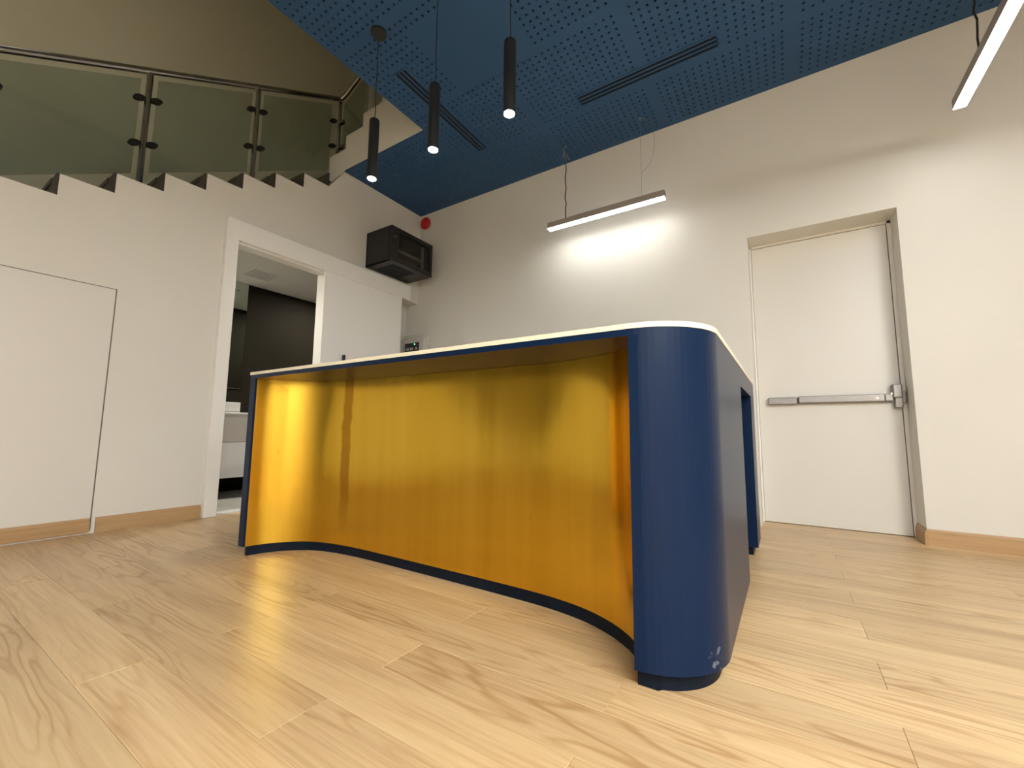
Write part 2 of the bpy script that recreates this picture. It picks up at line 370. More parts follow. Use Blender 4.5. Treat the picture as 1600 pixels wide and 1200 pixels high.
# ---- ceiling: perforated blue board on blocks, holes are real and open to a dark plenum
PIT, RH = 0.053, 0.0098
verts, faces, mats = [], [], []
def quad(x0, x1, y0, y1, z=H, mi=0):
    if x1 - x0 < 1e-5 or y1 - y0 < 1e-5: return
    n = len(verts); verts.extend(((x0, y0, z), (x0, y1, z), (x1, y1, z), (x1, y0, z))); faces.append((n, n + 1, n + 2, n + 3)); mats.append(mi)
oct_ = [(RH * math.cos(math.radians(22.5 + 45 * k)), RH * math.sin(math.radians(22.5 + 45 * k))) for k in range(8)]
def holecell(x0, x1, y0, y1):
    cx, cy_ = (x0 + x1) / 2, (y0 + y1) / 2; n = len(verts)
    verts.extend(((x1, y0, H), (x1, y1, H), (x0, y1, H), (x0, y0, H)))         # corners 0..3
    verts.extend((cx + a, cy_ + b_, H) for a, b_ in oct_)                        # 4..11
    verts.extend((cx + a, cy_ + b_, H + 0.0125) for a, b_ in oct_)               # 12..19
    q = lambda k: n + 4 + (k % 8)
    faces.extend(((n, q(7), q(0), n + 1), (n + 1, q(1), q(2), n + 2), (n + 2, q(3), q(4), n + 3), (n + 3, q(5), q(6), n),
                  (n + 1, q(0), q(1)), (n + 2, q(2), q(3)), (n + 3, q(4), q(5)), (n, q(6), q(7))))
    mats.extend([0] * 8)
    for k in range(8):
        faces.append((q(k), q(k) + 8, q(k + 1) + 8, q(k + 1))); mats.append(0)
VENT_A = (2.555, 3.64, -0.775, -0.645)
VENT_B = (1.43, 1.575, -1.745, -0.64)
HATCH = (1.80, 2.46, -1.89, -1.325)
def blocked(x0, x1, y0, y1):
    for a in (VENT_A, VENT_B, HATCH):
        if x1 > a[0] and x0 < a[1] and y1 > a[2] and y0 < a[3]: return True
    return False
def ceil_region(X0, X1, Y0, Y1):
    bw, bh = 0.968, 0.738; nx, ny = 17, 13
    bx0 = 3.11 - bw * 8; by0 = -0.597 - bh * 12
    i = 0
    while bx0 + i * bw < X1:
        a0, a1 = bx0 + i * bw, bx0 + (i + 1) * bw; i += 1
        if a1 <= X0: continue
        jj = 0
        while by0 + jj * bh < Y1:
            b0, b1 = by0 + jj * bh, by0 + (jj + 1) * bh; jj += 1
            if b1 <= Y0: continue
            gx = a0 + (bw - nx * PIT) / 2; gy = b0 + (bh - ny * PIT) / 2
            xs = [a0] + [gx + k * PIT for k in range(nx + 1)] + [a1]
            ys = [b0] + [gy + k * PIT for k in range(ny + 1)] + [b1]
            for p in range(len(xs) - 1):
                u0, u1 = max(xs[p], X0), min(xs[p + 1], X1)
                if u1 <= u0: continue
                fx = 0 < p < len(xs) - 2 and u0 == xs[p] and u1 == xs[p + 1]
                run = None
                for q_ in range(len(ys) - 1):
                    v0, v1 = max(ys[q_], Y0), min(ys[q_ + 1], Y1)
                    if v1 <= v0: continue
                    fy = 0 < q_ < len(ys) - 2 and v0 == ys[q_] and v1 == ys[q_ + 1]
                    if fx and fy and not blocked(u0, u1, v0, v1):
                        if run: quad(u0, u1, *run); run = None
                        holecell(u0, u1, v0, v1)
                    else:
                        run = [run[0] if run else v0, v1]
                if run: quad(u0, u1, *run)
ceil_region(1.19, RX, RY, 0.0)
ceil_region(0.0, 1.19, -1.15, 0.0)
quad(1.19, RX, RY, 0.0, H + 0.014, 1); quad(0.0, 1.19, -1.15, 0.0, H + 0.014, 1)
n = len(verts)   # edge of the board along the stair void
verts.extend(((1.19, RY, H), (1.19, -1.15, H), (1.19, -1.15, H + 0.12), (1.19, RY, H + 0.12))); faces.append((n, n + 1, n + 2, n + 3)); mats.append(0)
n = len(verts); verts.extend(((0.0, -1.15, H), (1.19, -1.15, H), (1.19, -1.15, H + 0.016), (0.0, -1.15, H + 0.016))); faces.append((n, n + 1, n + 2, n + 3)); mats.append(0)
me = bpy.data.meshes.new('ceiling'); me.from_pydata(verts, [], faces)
me.materials.append(M['ceil']); me.materials.append(M['plenum']); me.polygons.foreach_set('material_index', mats); me.update()
ceiling = bpy.data.objects.new('ceiling', me); COL.objects.link(ceiling); struct(ceiling, 'navy blue perforated ceiling board')
# smooth access panel in the ceiling with a fine joint line
g = G(); g.box(1.80, 2.46, -1.302, -1.300, H - 0.0008, H + 0.001); g.build('joint_line', 'plenum', ceiling)

# ---- left wall (stair string is its stepped top edge)
YR = [-3.215 + 0.2705 * k for k in range(-14, 8)]
ZR = [2.195 + 0.1475 * k for k in range(-14, 8)]
pts = [(RY, 0.0), (-2.15, 0.0), (-2.15, 2.30), (-1.30, 2.30), (-1.30, 0.0), (-0.27, 0.0), (-0.27, 2.30), (0.0, 2.30), (0.0, H), (-1.145, H)]
for k in range(len(YR) - 1, -1, -1):
    y, z = YR[k], ZR[k]
    if y < RY + 0.02: break
    if k == len(YR) - 1: pts.append((y, z))
    else:
        pts.append((y, z + 0.1475)); pts.append((y, z))
pts.append((RY, pts[-1][1]))
struct(G().prism(pts, 'yz', 0.0, -0.12).build('wall_left', 'wall'), 'white wall with a stepped top edge under the stairs')
struct(G().box(-0.23, -0.20, -0.32, 0.0, 0, 2.42).box(-0.20, -0.12, -0.29, -0.27, 0, 2.30).box(-0.23, -0.12, -0.30, 0, 2.30, 2.42).build('wall_niche', 'wall'))

# ---- back wall with the exit-door recess
DX0, DX1, DZ, DD = 3.712, 4.625, 2.272, 0.25
g = G()
g.prism([(-1.42, 0), (DX0, 0), (DX0, DZ), (DX1, DZ), (DX1, 0), (RX, 0), (RX, ZTOP), (-1.42, ZTOP)], 'xz', 0.0, 0.28)
wall_back = struct(g.build('wall_back', 'wall'), 'white wall with the recessed exit door')
struct(G().box(RX, RX + 0.1, RY, 0.28, 0, ZTOP).build('wall_right', 'wall'))
struct(G().box(-1.42, RX, RY - 0.1, RY, 0, ZTOP).build('wall_front', 'wall'))
# stairwell: outer wall, upper wall over the void edge, high ceiling
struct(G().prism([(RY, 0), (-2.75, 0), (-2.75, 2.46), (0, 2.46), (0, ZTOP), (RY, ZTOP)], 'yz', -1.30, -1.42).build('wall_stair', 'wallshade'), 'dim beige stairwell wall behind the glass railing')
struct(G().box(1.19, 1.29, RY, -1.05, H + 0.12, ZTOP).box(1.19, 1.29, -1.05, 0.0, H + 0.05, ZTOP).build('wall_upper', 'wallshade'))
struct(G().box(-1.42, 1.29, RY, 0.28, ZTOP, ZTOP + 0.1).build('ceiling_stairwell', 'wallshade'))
# string wall of the upper flight (face at y=-1.15, stepped top, sloping underside at its foot)
HS = H + 0.015
sp_ = [(-0.29, 3.30), (0.0, HS), (1.19, HS), (1.19, 4.50), (1.135, 4.50)]
zz = [(1.135, 4.345), (0.85, 4.345), (0.85, 4.20), (0.567, 4.20), (0.567, 4.053), (0.275, 4.053), (0.275, 3.905), (-0.007, 3.905), (-0.007, 3.755), (-0.29, 3.755)]
struct(G().prism(sp_ + zz, 'xz', -1.15, -1.05).build('wall_string', 'wall'), 'white stepped string of the upper stair flight')

# ---- baseboards with a moulded top
def skirting(name, length_axis, a, b_, face, into, h=0.10, label=None):
    """length along axis from a to b, standing on the wall at coordinate 'face', projecting 'into' (+1/-1)"""
    t = 0.016 * into
    prof = [(face, 0), (face + t, 0), (face + t, h - 0.028), (face + t * 0.72, h - 0.024), (face + t * 0.72, h - 0.016), (face + t * 0.45, h - 0.010), (face + t * 0.30, h), (face, h)]
    g = G()
    if length_axis == 'y': g.prism(prof, 'xz', a, b_)
    else: g.prism(prof, 'yz', a, b_)
    o = g.build(name, 'skirt_y' if length_axis == 'y' else 'skirt', origin=None)
    return struct(o, label)
skirting('baseboard_left', 'y', -2.853, -2.248, 0.0, 1)
skirting('baseboard_back', 'x', DX1, RX, 0.0, -1)
skirting('baseboard_back_behind_counter', 'x', 0.0, DX0 - 0.012, 0.0, -1)
o = skirting('baseboard_recess', 'y', -0.016, DD - 0.03, DX1, -1)
skirting('baseboard_right', 'y', RY, 0.0, RX, -1)

# ---- understair access door in the left wall (flush, with a dark shadow gap and its own skirting)
d2 = struct(G().box(0.0005, 0.004, -3.745, -2.880, 0.10, 1.655, 0.0015).build('door_2', 'door'), 'flush white cupboard door under the stairs')
G().box(0.0002, 0.0022, -3.75, -2.874, 1.655, 1.660).box(0.0002, 0.0022, -2.880, -2.8735, 0.018, 1.660).box(0.0002, 0.0022, -3.7515, -3.745, 0.018, 1.660).build('shadow_gap', 'groove', d2)
g = G(); t = 0.016
g.prism([(0, 0.012), (t, 0.012), (t, 0.072), (t * .72, 0.076), (t * .72, 0.084), (t * .45, 0.090), (t * .3, 0.10), (0, 0.10)], 'xz', -3.745, -2.882)
g.build('skirting', 'skirt_y', d2)
skirting('baseboard_left_front', 'y', RY, -3.752, 0.0, 1)

# ---- sliding door to the washroom: casing, track cover, leaf
tr = struct(G().box(0.0, 0.05, -2.245, -2.15, 0, 2.475, 0.002).build('trim_1', 'gloss'), 'white door casing')
tr = struct(G().box(0.0, 0.05, -2.15, -0.175, 2.298, 2.475, 0.002).build('trim_2', 'gloss'), 'white sliding track cover')
d3 = struct(G().box(0.004, 0.038, -1.33, -0.30, 0.008, 2.33, 0.002).build('door_3', 'gloss'), 'white sliding door')
G().box(0.038, 0.070, -1.088, -1.066, 0.80, 1.47, 0.004, 2).build('pull_handle', 'blackmetal', d3)
struct(G().box(-0.12, 0.0, -2.152, -2.138, 0, 2.30).box(-0.12, 0.0, -1.312, -1.298, 0, 2.30).box(-0.12, 0.0, -2.15, -1.30, 2.288, 2.302).build('trim_3', 'gloss'), 'door lining')
struct(G().box(-0.13, 0.015, -2.138, -1.312, 0.0, 0.006).build('trim_4', 'vanity'), 'pale threshold strip')

# ---- exit door in its recess with panic bar
d1 = struct(G().box(DX0 + 0.012, DX1 - 0.026, DD - 0.025, DD + 0.02, 0.004, DZ - 0.022, 0.002).build('door_1', 'door'), 'white exit door with a grey panic bar')
struct(G().box(DX1 - 0.022, DX1, DD - 0.03, DD + 0.03, 0, DZ).box(DX0, DX0 + 0.010, DD - 0.03, DD + 0.03, 0, DZ).box(DX0, DX1, DD - 0.03, DD + 0.03, DZ - 0.018, DZ).box(DX0, DX1, DD + 0.021, DD + 0.03, 0, DZ).build('trim_5', 'gloss'), 'exit door frame')
yl = DD - 0.025
bar = G().box(3.795, 4.56, yl - 0.028, yl, 0.928, 0.978, 0.003).build('panic_bar', 'alu', d1)
G().box(3.993, 4.505, yl - 0.052, yl - 0.024, 0.933, 0.985, 0.005, 2).build('push_pad', 'alu', bar)
G().box(3.79, 3.983, yl - 0.045, yl - 0.001, 0.925, 0.981, 0.006, 2).build('end_cap', 'alu', bar)
G().box(3.983, 3.993, yl - 0.034, yl - 0.001, 0.932, 0.978).build('gap', 'groove', bar)
lk = G().box(4.545, 4.600, yl - 0.065, yl, 0.955, 1.052, 0.008, 2).box(4.555, 4.600, yl - 0.05, yl, 0.885, 0.96, 0.006, 2).box(4.505, 4.55, yl - 0.05, yl, 0.935, 0.985, 0.004).build('latch_case', 'alu', d1)
G().lathe([(0.0, -0.004), (0.010, -0.004), (0.010, 0.006), (0.0, 0.006)], (4.543, yl - 0.052, 0.985), 'y', 16).build('key_cylinder', 'steel', lk)
G().lathe([(0.0, 0), (0.011, 0), (0.011, -0.002), (0.0, -0.002)], (4.46, yl - 0.052, 0.957), 'y', 20).build('badge', 'steel', bar)
G().box(DX1 - 0.024, DX1 - 0.002, yl - 0.03, yl, 0.92, 1.0, 0.002).build('strike', 'steel', d1)

# ---- washroom shell behind the opening
BZ = 2.40
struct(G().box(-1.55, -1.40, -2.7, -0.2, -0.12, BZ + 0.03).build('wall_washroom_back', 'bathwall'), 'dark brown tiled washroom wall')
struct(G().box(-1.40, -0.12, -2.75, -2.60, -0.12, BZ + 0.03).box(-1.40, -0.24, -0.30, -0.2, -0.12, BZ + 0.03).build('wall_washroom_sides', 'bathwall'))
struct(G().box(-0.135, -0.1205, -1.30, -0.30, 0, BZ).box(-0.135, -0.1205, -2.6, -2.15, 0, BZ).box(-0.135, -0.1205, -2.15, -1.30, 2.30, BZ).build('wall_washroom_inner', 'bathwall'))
struct(G().box(-1.55, -0.12, -2.7, -0.2, BZ, BZ + 0.04).build('ceiling_washroom', 'wall'), 'white washroom ceiling')
struct(G().box(-1.40, -0.13, -2.60, -0.30, -0.12, 0.0).build('floor_washroom', 'bathfloor'), 'grey washroom floor')

# =================================================================== THINGS
# ---- reception counter
OC = (2.5, -2.2, 0.0)
ct = thing('reception_counter', 'navy blue reception counter with a curved gold front and rounded corner', 'counter', OC)
YF, XL, XR = -2.565, 1.303, 3.735
ZB, ZS, ZT = 0.05, 0.985, 1.006            # body bottom, soffit, underside of worktop
def smooth_path(P, sub=10):
    """Catmull-Rom through P"""
    out = []
    for i in range(len(P) - 1):
        p0 = P[max(i - 1, 0)]; p1 = P[i]; p2 = P[i + 1]; p3 = P[min(i + 2, len(P) - 1)]
        for s_ in range(sub):
            t = s_ / sub
            out.append(tuple(0.5 * (2 * p1[k] + (p2[k] - p0[k]) * t + (2 * p0[k] - 5 * p1[k] + 4 * p2[k] - p3[k]) * t * t + (3 * p1[k] - p0[k] - 3 * p2[k] + p3[k]) * t ** 3) for k in range(2)))
    out.append(tuple(P[-1])); return out
gold_path = smooth_path([(1.362, -2.555), (1.385, -2.47), (1.445, -2.375), (1.55, -2.29), (1.70, -2.245), (1.90, -2.225), (2.2, -2.222), (2.55, -2.222), (2.85, -2.224), (3.06, -2.232), (3.22, -2.258), (3.34, -2.305), (3.43, -2.365), (3.495, -2.435), (3.535, -2.50), (3.546, -2.55)], 6)
RC = 0.215
def corner_arc(r_in, r, n=18):
    c = (XR - RC, YF + RC)
    return [(c[0] + (RC - r_in) * math.sin(math.pi / 2 * k / n), c[1] - (RC - r_in) * math.cos(math.pi / 2 * k / n)) for k in range(n + 1)]
arc = corner_arc(0, RC)
XI, YB = 3.548, -1.58
# corner pillar (solid right end, rounded outer corner)
g = G().prism([(XI, YF)] + arc + [(XR, YB), (3.10, YB), (3.10, -2.19)] + [(x, y + 0.012) for x, y in gold_path if x > 3.12] , 'xy', ZB, ZS)
pil = g.build('corner_pillar', 'bluescuff', ct)
# fascia and soffit: deck under the worktop running over the recess
g = G().prism([(XL, YF)] + arc + [(XR, YB), (XR, -0.68), (3.10, -0.68), (3.10, -1.93), (XL, -1.93)], 'xy', ZS, ZT)
g.build('deck', 'blue', ct)
# left end panel
G().box(XL, XL + 0.055, YF, -1.93, ZB - 0.002, ZS, 0.0015).build('side_panel', 'blue', ct)
# right wing: head over knee space and far leg
G().box(3.10, XR, YB, -0.68, 0.915, ZS).build('apron', 'blue', ct)
G().box(3.10, XR, -0.935, -0.68, ZB, 0.915).build('return_leg', 'blue', ct)
G().box(3.10, 3.13, YB, -0.935, ZB, 0.915).build('modesty_panel', 'blue', ct)
G().box(1.358, 3.10, -1.96, -1.93, ZB, ZS).build('rear_panel', 'blue', ct)
# worktop
arcw = [(x, y) for x, y in arc]
g = G().prism([(XL - 0.003, YF - 0.002)] + [(x + 0.002, y - 0.002) for x, y in arcw] + [(XR + 0.002, -0.675), (3.09, -0.675), (3.09, -1.92), (XL - 0.003, -1.92)], 'xy', ZT, ZT + 0.016)
g.build('worktop', 'worktop', ct)
# gold sheet following the curve
def curved_wall(path, z0, z1, th):
    b = bmesh.new(); n_ = len(path); fr, bk = [], []
    for i, p in enumerate(path):
        a = path[max(i - 1, 0)]; c = path[min(i + 1, n_ - 1)]
        d = Vector((c[0] - a[0], c[1] - a[1])).normalized(); nn = Vector((-d.y, d.x))
        fr.append((b.verts.new((p[0], p[1], z0)), b.verts.new((p[0], p[1], z1))))
        q = (p[0] + nn.x * th, p[1] + nn.y * th)
        bk.append((b.verts.new((q[0], q[1], z0)), b.verts.new((q[0], q[1], z1))))
    for i in range(n_ - 1):
        for F_, fl in ((fr, True), (bk, False)):
            f = b.faces.new((F_[i][0], F_[i + 1][0], F_[i + 1][1], F_[i][1])); f.smooth = True
        b.faces.new((fr[i][1], fr[i + 1][1], bk[i + 1][1], bk[i][1])); b.faces.new((fr[i][0], bk[i][0], bk[i + 1][0], fr[i + 1][0]))
    for e in (0, -1): b.faces.new((fr[e][0], fr[e][1], bk[e][1], bk[e][0]))
    bmesh.ops.recalc_face_normals(b, faces=b.faces)
    return b
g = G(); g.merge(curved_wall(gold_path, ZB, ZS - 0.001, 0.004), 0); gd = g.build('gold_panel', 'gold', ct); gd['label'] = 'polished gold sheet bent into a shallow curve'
# plinth below the gold sheet, and round foot below the pillar
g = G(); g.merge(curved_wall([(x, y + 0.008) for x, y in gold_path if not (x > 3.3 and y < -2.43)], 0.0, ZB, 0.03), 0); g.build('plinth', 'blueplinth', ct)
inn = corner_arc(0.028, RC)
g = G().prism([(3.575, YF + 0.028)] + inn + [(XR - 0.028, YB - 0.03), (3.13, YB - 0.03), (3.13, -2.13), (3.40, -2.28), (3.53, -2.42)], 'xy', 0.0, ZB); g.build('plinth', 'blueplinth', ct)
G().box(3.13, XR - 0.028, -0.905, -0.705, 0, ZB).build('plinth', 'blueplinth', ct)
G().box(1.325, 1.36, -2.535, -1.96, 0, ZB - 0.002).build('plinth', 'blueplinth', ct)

# ---- pendants
def pendant(x, y, label):
    p = thing('pendant_lamp', label, 'pendant lamp', (x, y, 2.37), 'black cylinder pendants in a row')
    zb, zt, r = 2.385, 2.815, 0.0335
    G().lathe([(0.030, zb), (r, zb), (r, zb + 0.05), (r, zt - 0.012), (r * 0.93, zt - 0.003), (r * 0.8, zt), (0.006, zt), (0.004, zt + 0.02), (0.003, zt + 0.02), (0.0, zt + 0.02), (0.0, zb + 0.02), (0.030, zb + 0.02)], (x, y, 0), 'z', 32).build('body', 'pendant', p)
    G().lathe([(0.0, zb - 0.012), (0.014, zb - 0.010), (0.024, zb - 0.003), (0.0275, zb + 0.006), (0.0275, zb + 0.015), (0.0, zb + 0.015)], (x, y, 0), 'z', 24).build('bulb', 'pendglow', p)
    G().tube([(x, y, zt + 0.015), (x + 0.004, y, zt + 0.05), (x + 0.0, y, zt + 0.15), (x, y, H - 0.02)], 0.0028, 8).build('cord', 'cord', p)
    G().lathe([(0.0, H - 0.022), (0.05, H - 0.022), (0.053, H - 0.018), (0.053, H), (0.0, H)], (x, y, 0), 'z', 32).build('canopy', 'pendant', p)
pendant(1.630, -2.047, 'leftmost of the three black cylinder pendant lamps, its round ceiling canopy in view')
pendant(2.190, -2.047, 'middle of the three black cylinder pendant lamps, crossing the lengthwise ceiling vent')
pendant(2.742, -2.047, 'rightmost and largest of the three black cylinder pendant lamps')

# ---- linear lamps
def linear_lamp(cx, cy_, along, label, L_=1.11, hang=None, tangle=True, zb=2.67):
    lp = thing('linear_lamp', label, 'hanging lamp', (cx, cy_, zb), 'slim linear lamps hung from the ceiling')
    w, hh = 0.06, 0.062
    def bx(g, a0, a1, b0, b1, z0, z1, bev=0.0):
        if along == 'x': return g.box(cx + a0, cx + a1, cy_ + b0, cy_ + b1, z0, z1, bev)
        return g.box(cx + b0, cx + b1, cy_ + a0, cy_ + a1, z0, z1, bev)
    bx(G(), -L_ / 2, L_ / 2, -w / 2, w / 2, zb + 0.004, zb + hh, 0.0015).build('housing', 'lampbody', lp)
    bx(G(), -L_ / 2 + 0.003, L_ / 2 - 0.003, -w / 2 + 0.002, w / 2 - 0.002, zb - 0.003, zb + 0.004).build('diffuser', 'lampglow', lp)
    for i, a in enumerate(hang or (-0.37, 0.36)):
        px, py = (cx + a, cy_) if along == 'x' else (cx, cy_ + a)
        rnd = random.Random(int(abs(px * 100) + abs(py * 10) + i))
        if i == 0:
            pp = []
            for k in range(15):
                t = k / 14
                pp.append((px + rnd.uniform(-0.008, 0.008) * math.sin(math.pi * t), py + rnd.uniform(-0.006, 0.006), zb + hh + (H - zb - hh) * t))
            G().tube(pp, 0.0050, 8).build('power_cord', 'cord', lp)
            g = G()
            for s_ in (0, 1, 2):
                lo = []
                a0 = rnd.uniform(0, 6)
                for k in range(13):
                    t = k / 12
                    lo.append((px - 0.01 + 0.045 * math.sin(math.pi * t) * math.cos(a0), py + 0.045 * math.sin(math.pi * t) * math.sin(a0), H - 0.02 - (0.07 + 0.05 * s_) * math.sin(math.pi * t * 0.9)))
                g.tube(lo, 0.0022, 6)
            g.build('loose_wire', 'cable', lp)
        else:
            G().tube([(px, py, zb + hh), (px, py, H)], 0.0013, 6).build('suspension_wire', 'wire', lp)
            if tangle:
                lo = []
                for k in range(19):
                    t = k / 18
                    lo.append((px + 0.12 * math.sin(math.pi * t), py, H - 0.004 - 0.52 * t + 0.05 * math.sin(2 * math.pi * t)))
                G().tube(lo, 0.0014, 6).build('loose_wire', 'wire', lp)
        G().lathe([(0.0, H - 0.02), (0.007, H - 0.02), (0.010, H), (0.0, H)], (px, py, 0), 'z', 12).build('ceiling_fixing', 'wire', lp)
    return lp
linear_lamp(2.585, -0.25, 'x', 'slim linear lamp hanging level in front of the white back wall')
linear_lamp(4.885, -1.59, 'y', 'slim glowing linear lamp cut off by the upper right picture edge', L_=2.5, hang=(0.90, -0.9), tangle=False)
linear_lamp(4.885, -3.75, 'y', 'added linear lamp in line with the right one, out of view further into the room', tangle=False)  # extra lamp added out of view for brightness

# ---- broad fill lamps added out of view to brighten the room
for tx, ty, al, lb in ((6.1, -3.9, 'y', 'added broad fill lamp by the right wall, level with the camera'), (4.9, -4.6, 'x', 'added broad fill lamp in the middle of the room behind the camera'),
                       (6.1, -5.6, 'y', 'added broad fill lamp by the right wall behind the camera'), (4.4, -6.0, 'x', 'added broad fill lamp nearest the front wall')):
    tl = thing('fill_lamp', lb, 'hanging lamp', (tx, ty, 2.67), 'added fill lamps hung in the front of the room')
    a, b_ = (0.70, 0.15) if al == 'x' else (0.15, 0.70)
    h1 = G().box(tx - a, tx + a, ty - b_, ty + b_, 2.676, 2.73, 0.002).build('housing', 'lampbody', tl)
    h2 = G().box(tx - a + .008, tx + a - .008, ty - b_ + .008, ty + b_ - .008, 2.670, 2.677).build('diffuser', 'fillglow', tl)
    if al == 'y':           # the two fill lamps by the right wall, tipped to brighten the left wall
        h3 = G().box(tx - a - .006, tx - a, ty - b_, ty + b_, 2.45, 2.73, 0.001).build('visor', 'lampbody', tl)  # visor added to cut their upward spill
        h2.data.materials[0] = M['tiltfillglow']
        for h_ in (h1, h2, h3): h_.rotation_euler = (0, math.radians(42), 0)
    for k in (-0.8, 0.8):
        wx, wy = (tx + k * a, ty) if al == 'x' else (tx, ty + k * b_)
        G().tube([(wx, wy, 2.72), (wx, wy, H - 0.001)], 0.002, 6).build('suspension_wire', 'wire', tl)

for lx, ly, lb in ((0.0, -4.2, 'added square fill light in the high stairwell ceiling'),):  # unseen light added to lift the dim stairwell
    sl = thing('stairwell_fill', lb, 'fill light', (lx, ly, ZTOP))
    g = G()
    for e in ((-.30, .30, -.30, -.27), (-.30, .30, .27, .30), (-.30, -.27, -.27, .27), (.27, .30, -.27, .27)): g.box(lx + e[0], lx + e[1], ly + e[2], ly + e[3], ZTOP - 0.012, ZTOP - 0.0005, 0.001)
    g.build('frame', 'gloss', sl)
    G().box(lx - .27, lx + .27, ly - .27, ly + .27, ZTOP - 0.008, ZTOP - 0.002).build('lens', 'stairfillglow', sl)

# ---- ceiling slot vents
def slot_vent(a, along, label):
    x0, x1, y0, y1 = a
    v = thing('ceiling_vent', label, 'air vent', ((x0 + x1) / 2, (y0 + y1) / 2, H), 'slot vents in the blue ceiling')
    G().box(x0 + 0.004, x1 - 0.004, y0 + 0.004, y1 - 0.004, H - 0.0015, H - 0.0002).build('slot_shadow', 'plenum', v)
    lo, hi = (y0, y1) if along == 'x' else (x0, x1)
    wtot = hi - lo; sl = 0.026; rib = 0.012; edge = (wtot - 3 * sl - 2 * rib) / 2
    c = lo; bars = [(c, c + edge)]; c += edge
    for k in range(3):
        c += sl
        ww = rib if k < 2 else edge
        bars.append((c, c + ww)); c += ww
    for b0, b1 in bars:
        if along == 'x': G().box(x0, x1, b0, b1, H - 0.006, H).build('slat', 'ceil', v)
        else: G().box(b0, b1, y0, y1, H - 0.006, H).build('slat', 'ceil', v)
    if along == 'x':
        for e in (x0, x1 - 0.012): G().box(e, e + 0.012, y0 + edge, y1 - edge, H - 0.006, H).build('end_bar', 'ceil', v)
    else:
        for e in (y0, y1 - 0.012): G().box(x0 + edge, x1 - edge, e, e + 0.012, H - 0.006, H).build('end_bar', 'ceil', v)
slot_vent(VENT_A, 'x', 'slotted blue ceiling vent running along the back wall above the linear lamp')
slot_vent(VENT_B, 'y', 'slotted blue ceiling vent behind the hanging pendants')

# ---- wall rack
RK = (0.0, -0.51, 2.515)
rk = thing('wall_rack', 'black wall mounted network cabinet with a glass door in the corner', 'cabinet', RK)
X1, Y0, Y1, Z0, Z1 = 0.42, -0.824, -0.195, 2.515, 2.912
g = G().box(0.002, X1 - 0.03, Y0, Y0 + 0.012, Z0, Z1).box(0.002, X1 - 0.03, Y1 - 0.012, Y1, Z0, Z1)
g.box(0.002, X1 - 0.03, Y0, Y1, Z1 - 0.012, Z1).box(0.002, X1 - 0.03, Y0, Y1, Z0, Z0 + 0.012).box(0.002, 0.012, Y0, Y1, Z0, Z1)
g.build('shell', 'blackmetal', rk)
G().box(0.02, X1 - 0.045, Y0 - 0.004, Y0, Z0 + 0.025, Z1 - 0.025, 0.003).build('side_panel', 'blackmetal', rk)
G().lathe([(0, -0.002), (0.012, -0.002), (0.012, 0.003), (0, 0.003)], (0.30, Y0 - 0.005, Z1 - 0.09), 'y', 14).build('side_latch', 'plenum', rk)
G().lathe([(0, -0.002), (0.010, -0.002), (0.010, 0.003), (0, 0.003)], (0.07, Y0 - 0.005, Z1 - 0.14), 'y', 14).build('side_latch', 'plenum', rk)
G().box(0.06, 0.34, Y0 + 0.10, Y1 - 0.20, Z0 - 0.003, Z0, 0.001).build('cable_entry', 'plenum', rk)
dr = G().box(X1 - 0.03, X1, Y0, Y0 + 0.105, Z0, Z1, 0.003).box(X1 - 0.03, X1, Y1 - 0.045, Y1, Z0, Z1, 0.003).box(X1 - 0.03, X1, Y0 + 0.10, Y1 - 0.04, Z0, Z0 + 0.055, 0.002).box(X1 - 0.03, X1, Y0 + 0.10, Y1 - 0.04, Z1 - 0.055, Z1, 0.002).build('door', 'blackmetal', rk)
G().box(X1 - 0.018, X1 - 0.012, Y0 + 0.10, Y1 - 0.04, Z0 + 0.05, Z1 - 0.05).build('pane', 'rackglass', dr)
G().lathe([(0, -0.004), (0.010, -0.004), (0.010, 0.006), (0, 0.006)], (X1, Y0 + 0.045, (Z0 + Z1) / 2 + 0.08), 'x', 16).build('lock', 'steel', dr)
G().box(X1 - 0.09, X1 - 0.075, Y0 + 0.14, Y0 + 0.17, Z0 + 0.03, Z1 - 0.03).build('mounting_rail', 'plastic', rk)
G().box(X1 - 0.09, X1 - 0.075, Y1 - 0.10, Y1 - 0.07, Z0 + 0.03, Z1 - 0.03).build('mounting_rail', 'plastic', rk)
G().box(0.16, X1 - 0.075, Y0 + 0.15, Y1 - 0.08, Z0 + 0.16, Z0 + 0.20).build('equipment_shelf', 'plastic', rk)

# ---- red alarm bell
rb = thing('alarm_bell', 'small round red fire alarm sounder high in the corner', 'alarm', (0.115, 0.0, 3.35))
G().lathe([(0.0, 0.0), (0.064, 0.0), (0.064, -0.018), (0.072, -0.020), (0.0, -0.020)], (0.115, 0, 3.35), 'y', 32).build('base', 'red', rb)
G().lathe([(0.0, -0.020), (0.077, -0.020), (0.079, -0.028), (0.074, -0.042), (0.058, -0.054), (0.03, -0.060), (0.0, -0.061)], (0.115, 0, 3.35), 'y', 36).build('dome', 'red', rb)
G().box(0.105, 0.135, -0.0625, -0.055, 3.34, 3.365, 0.002).build('boss', 'red', rb)

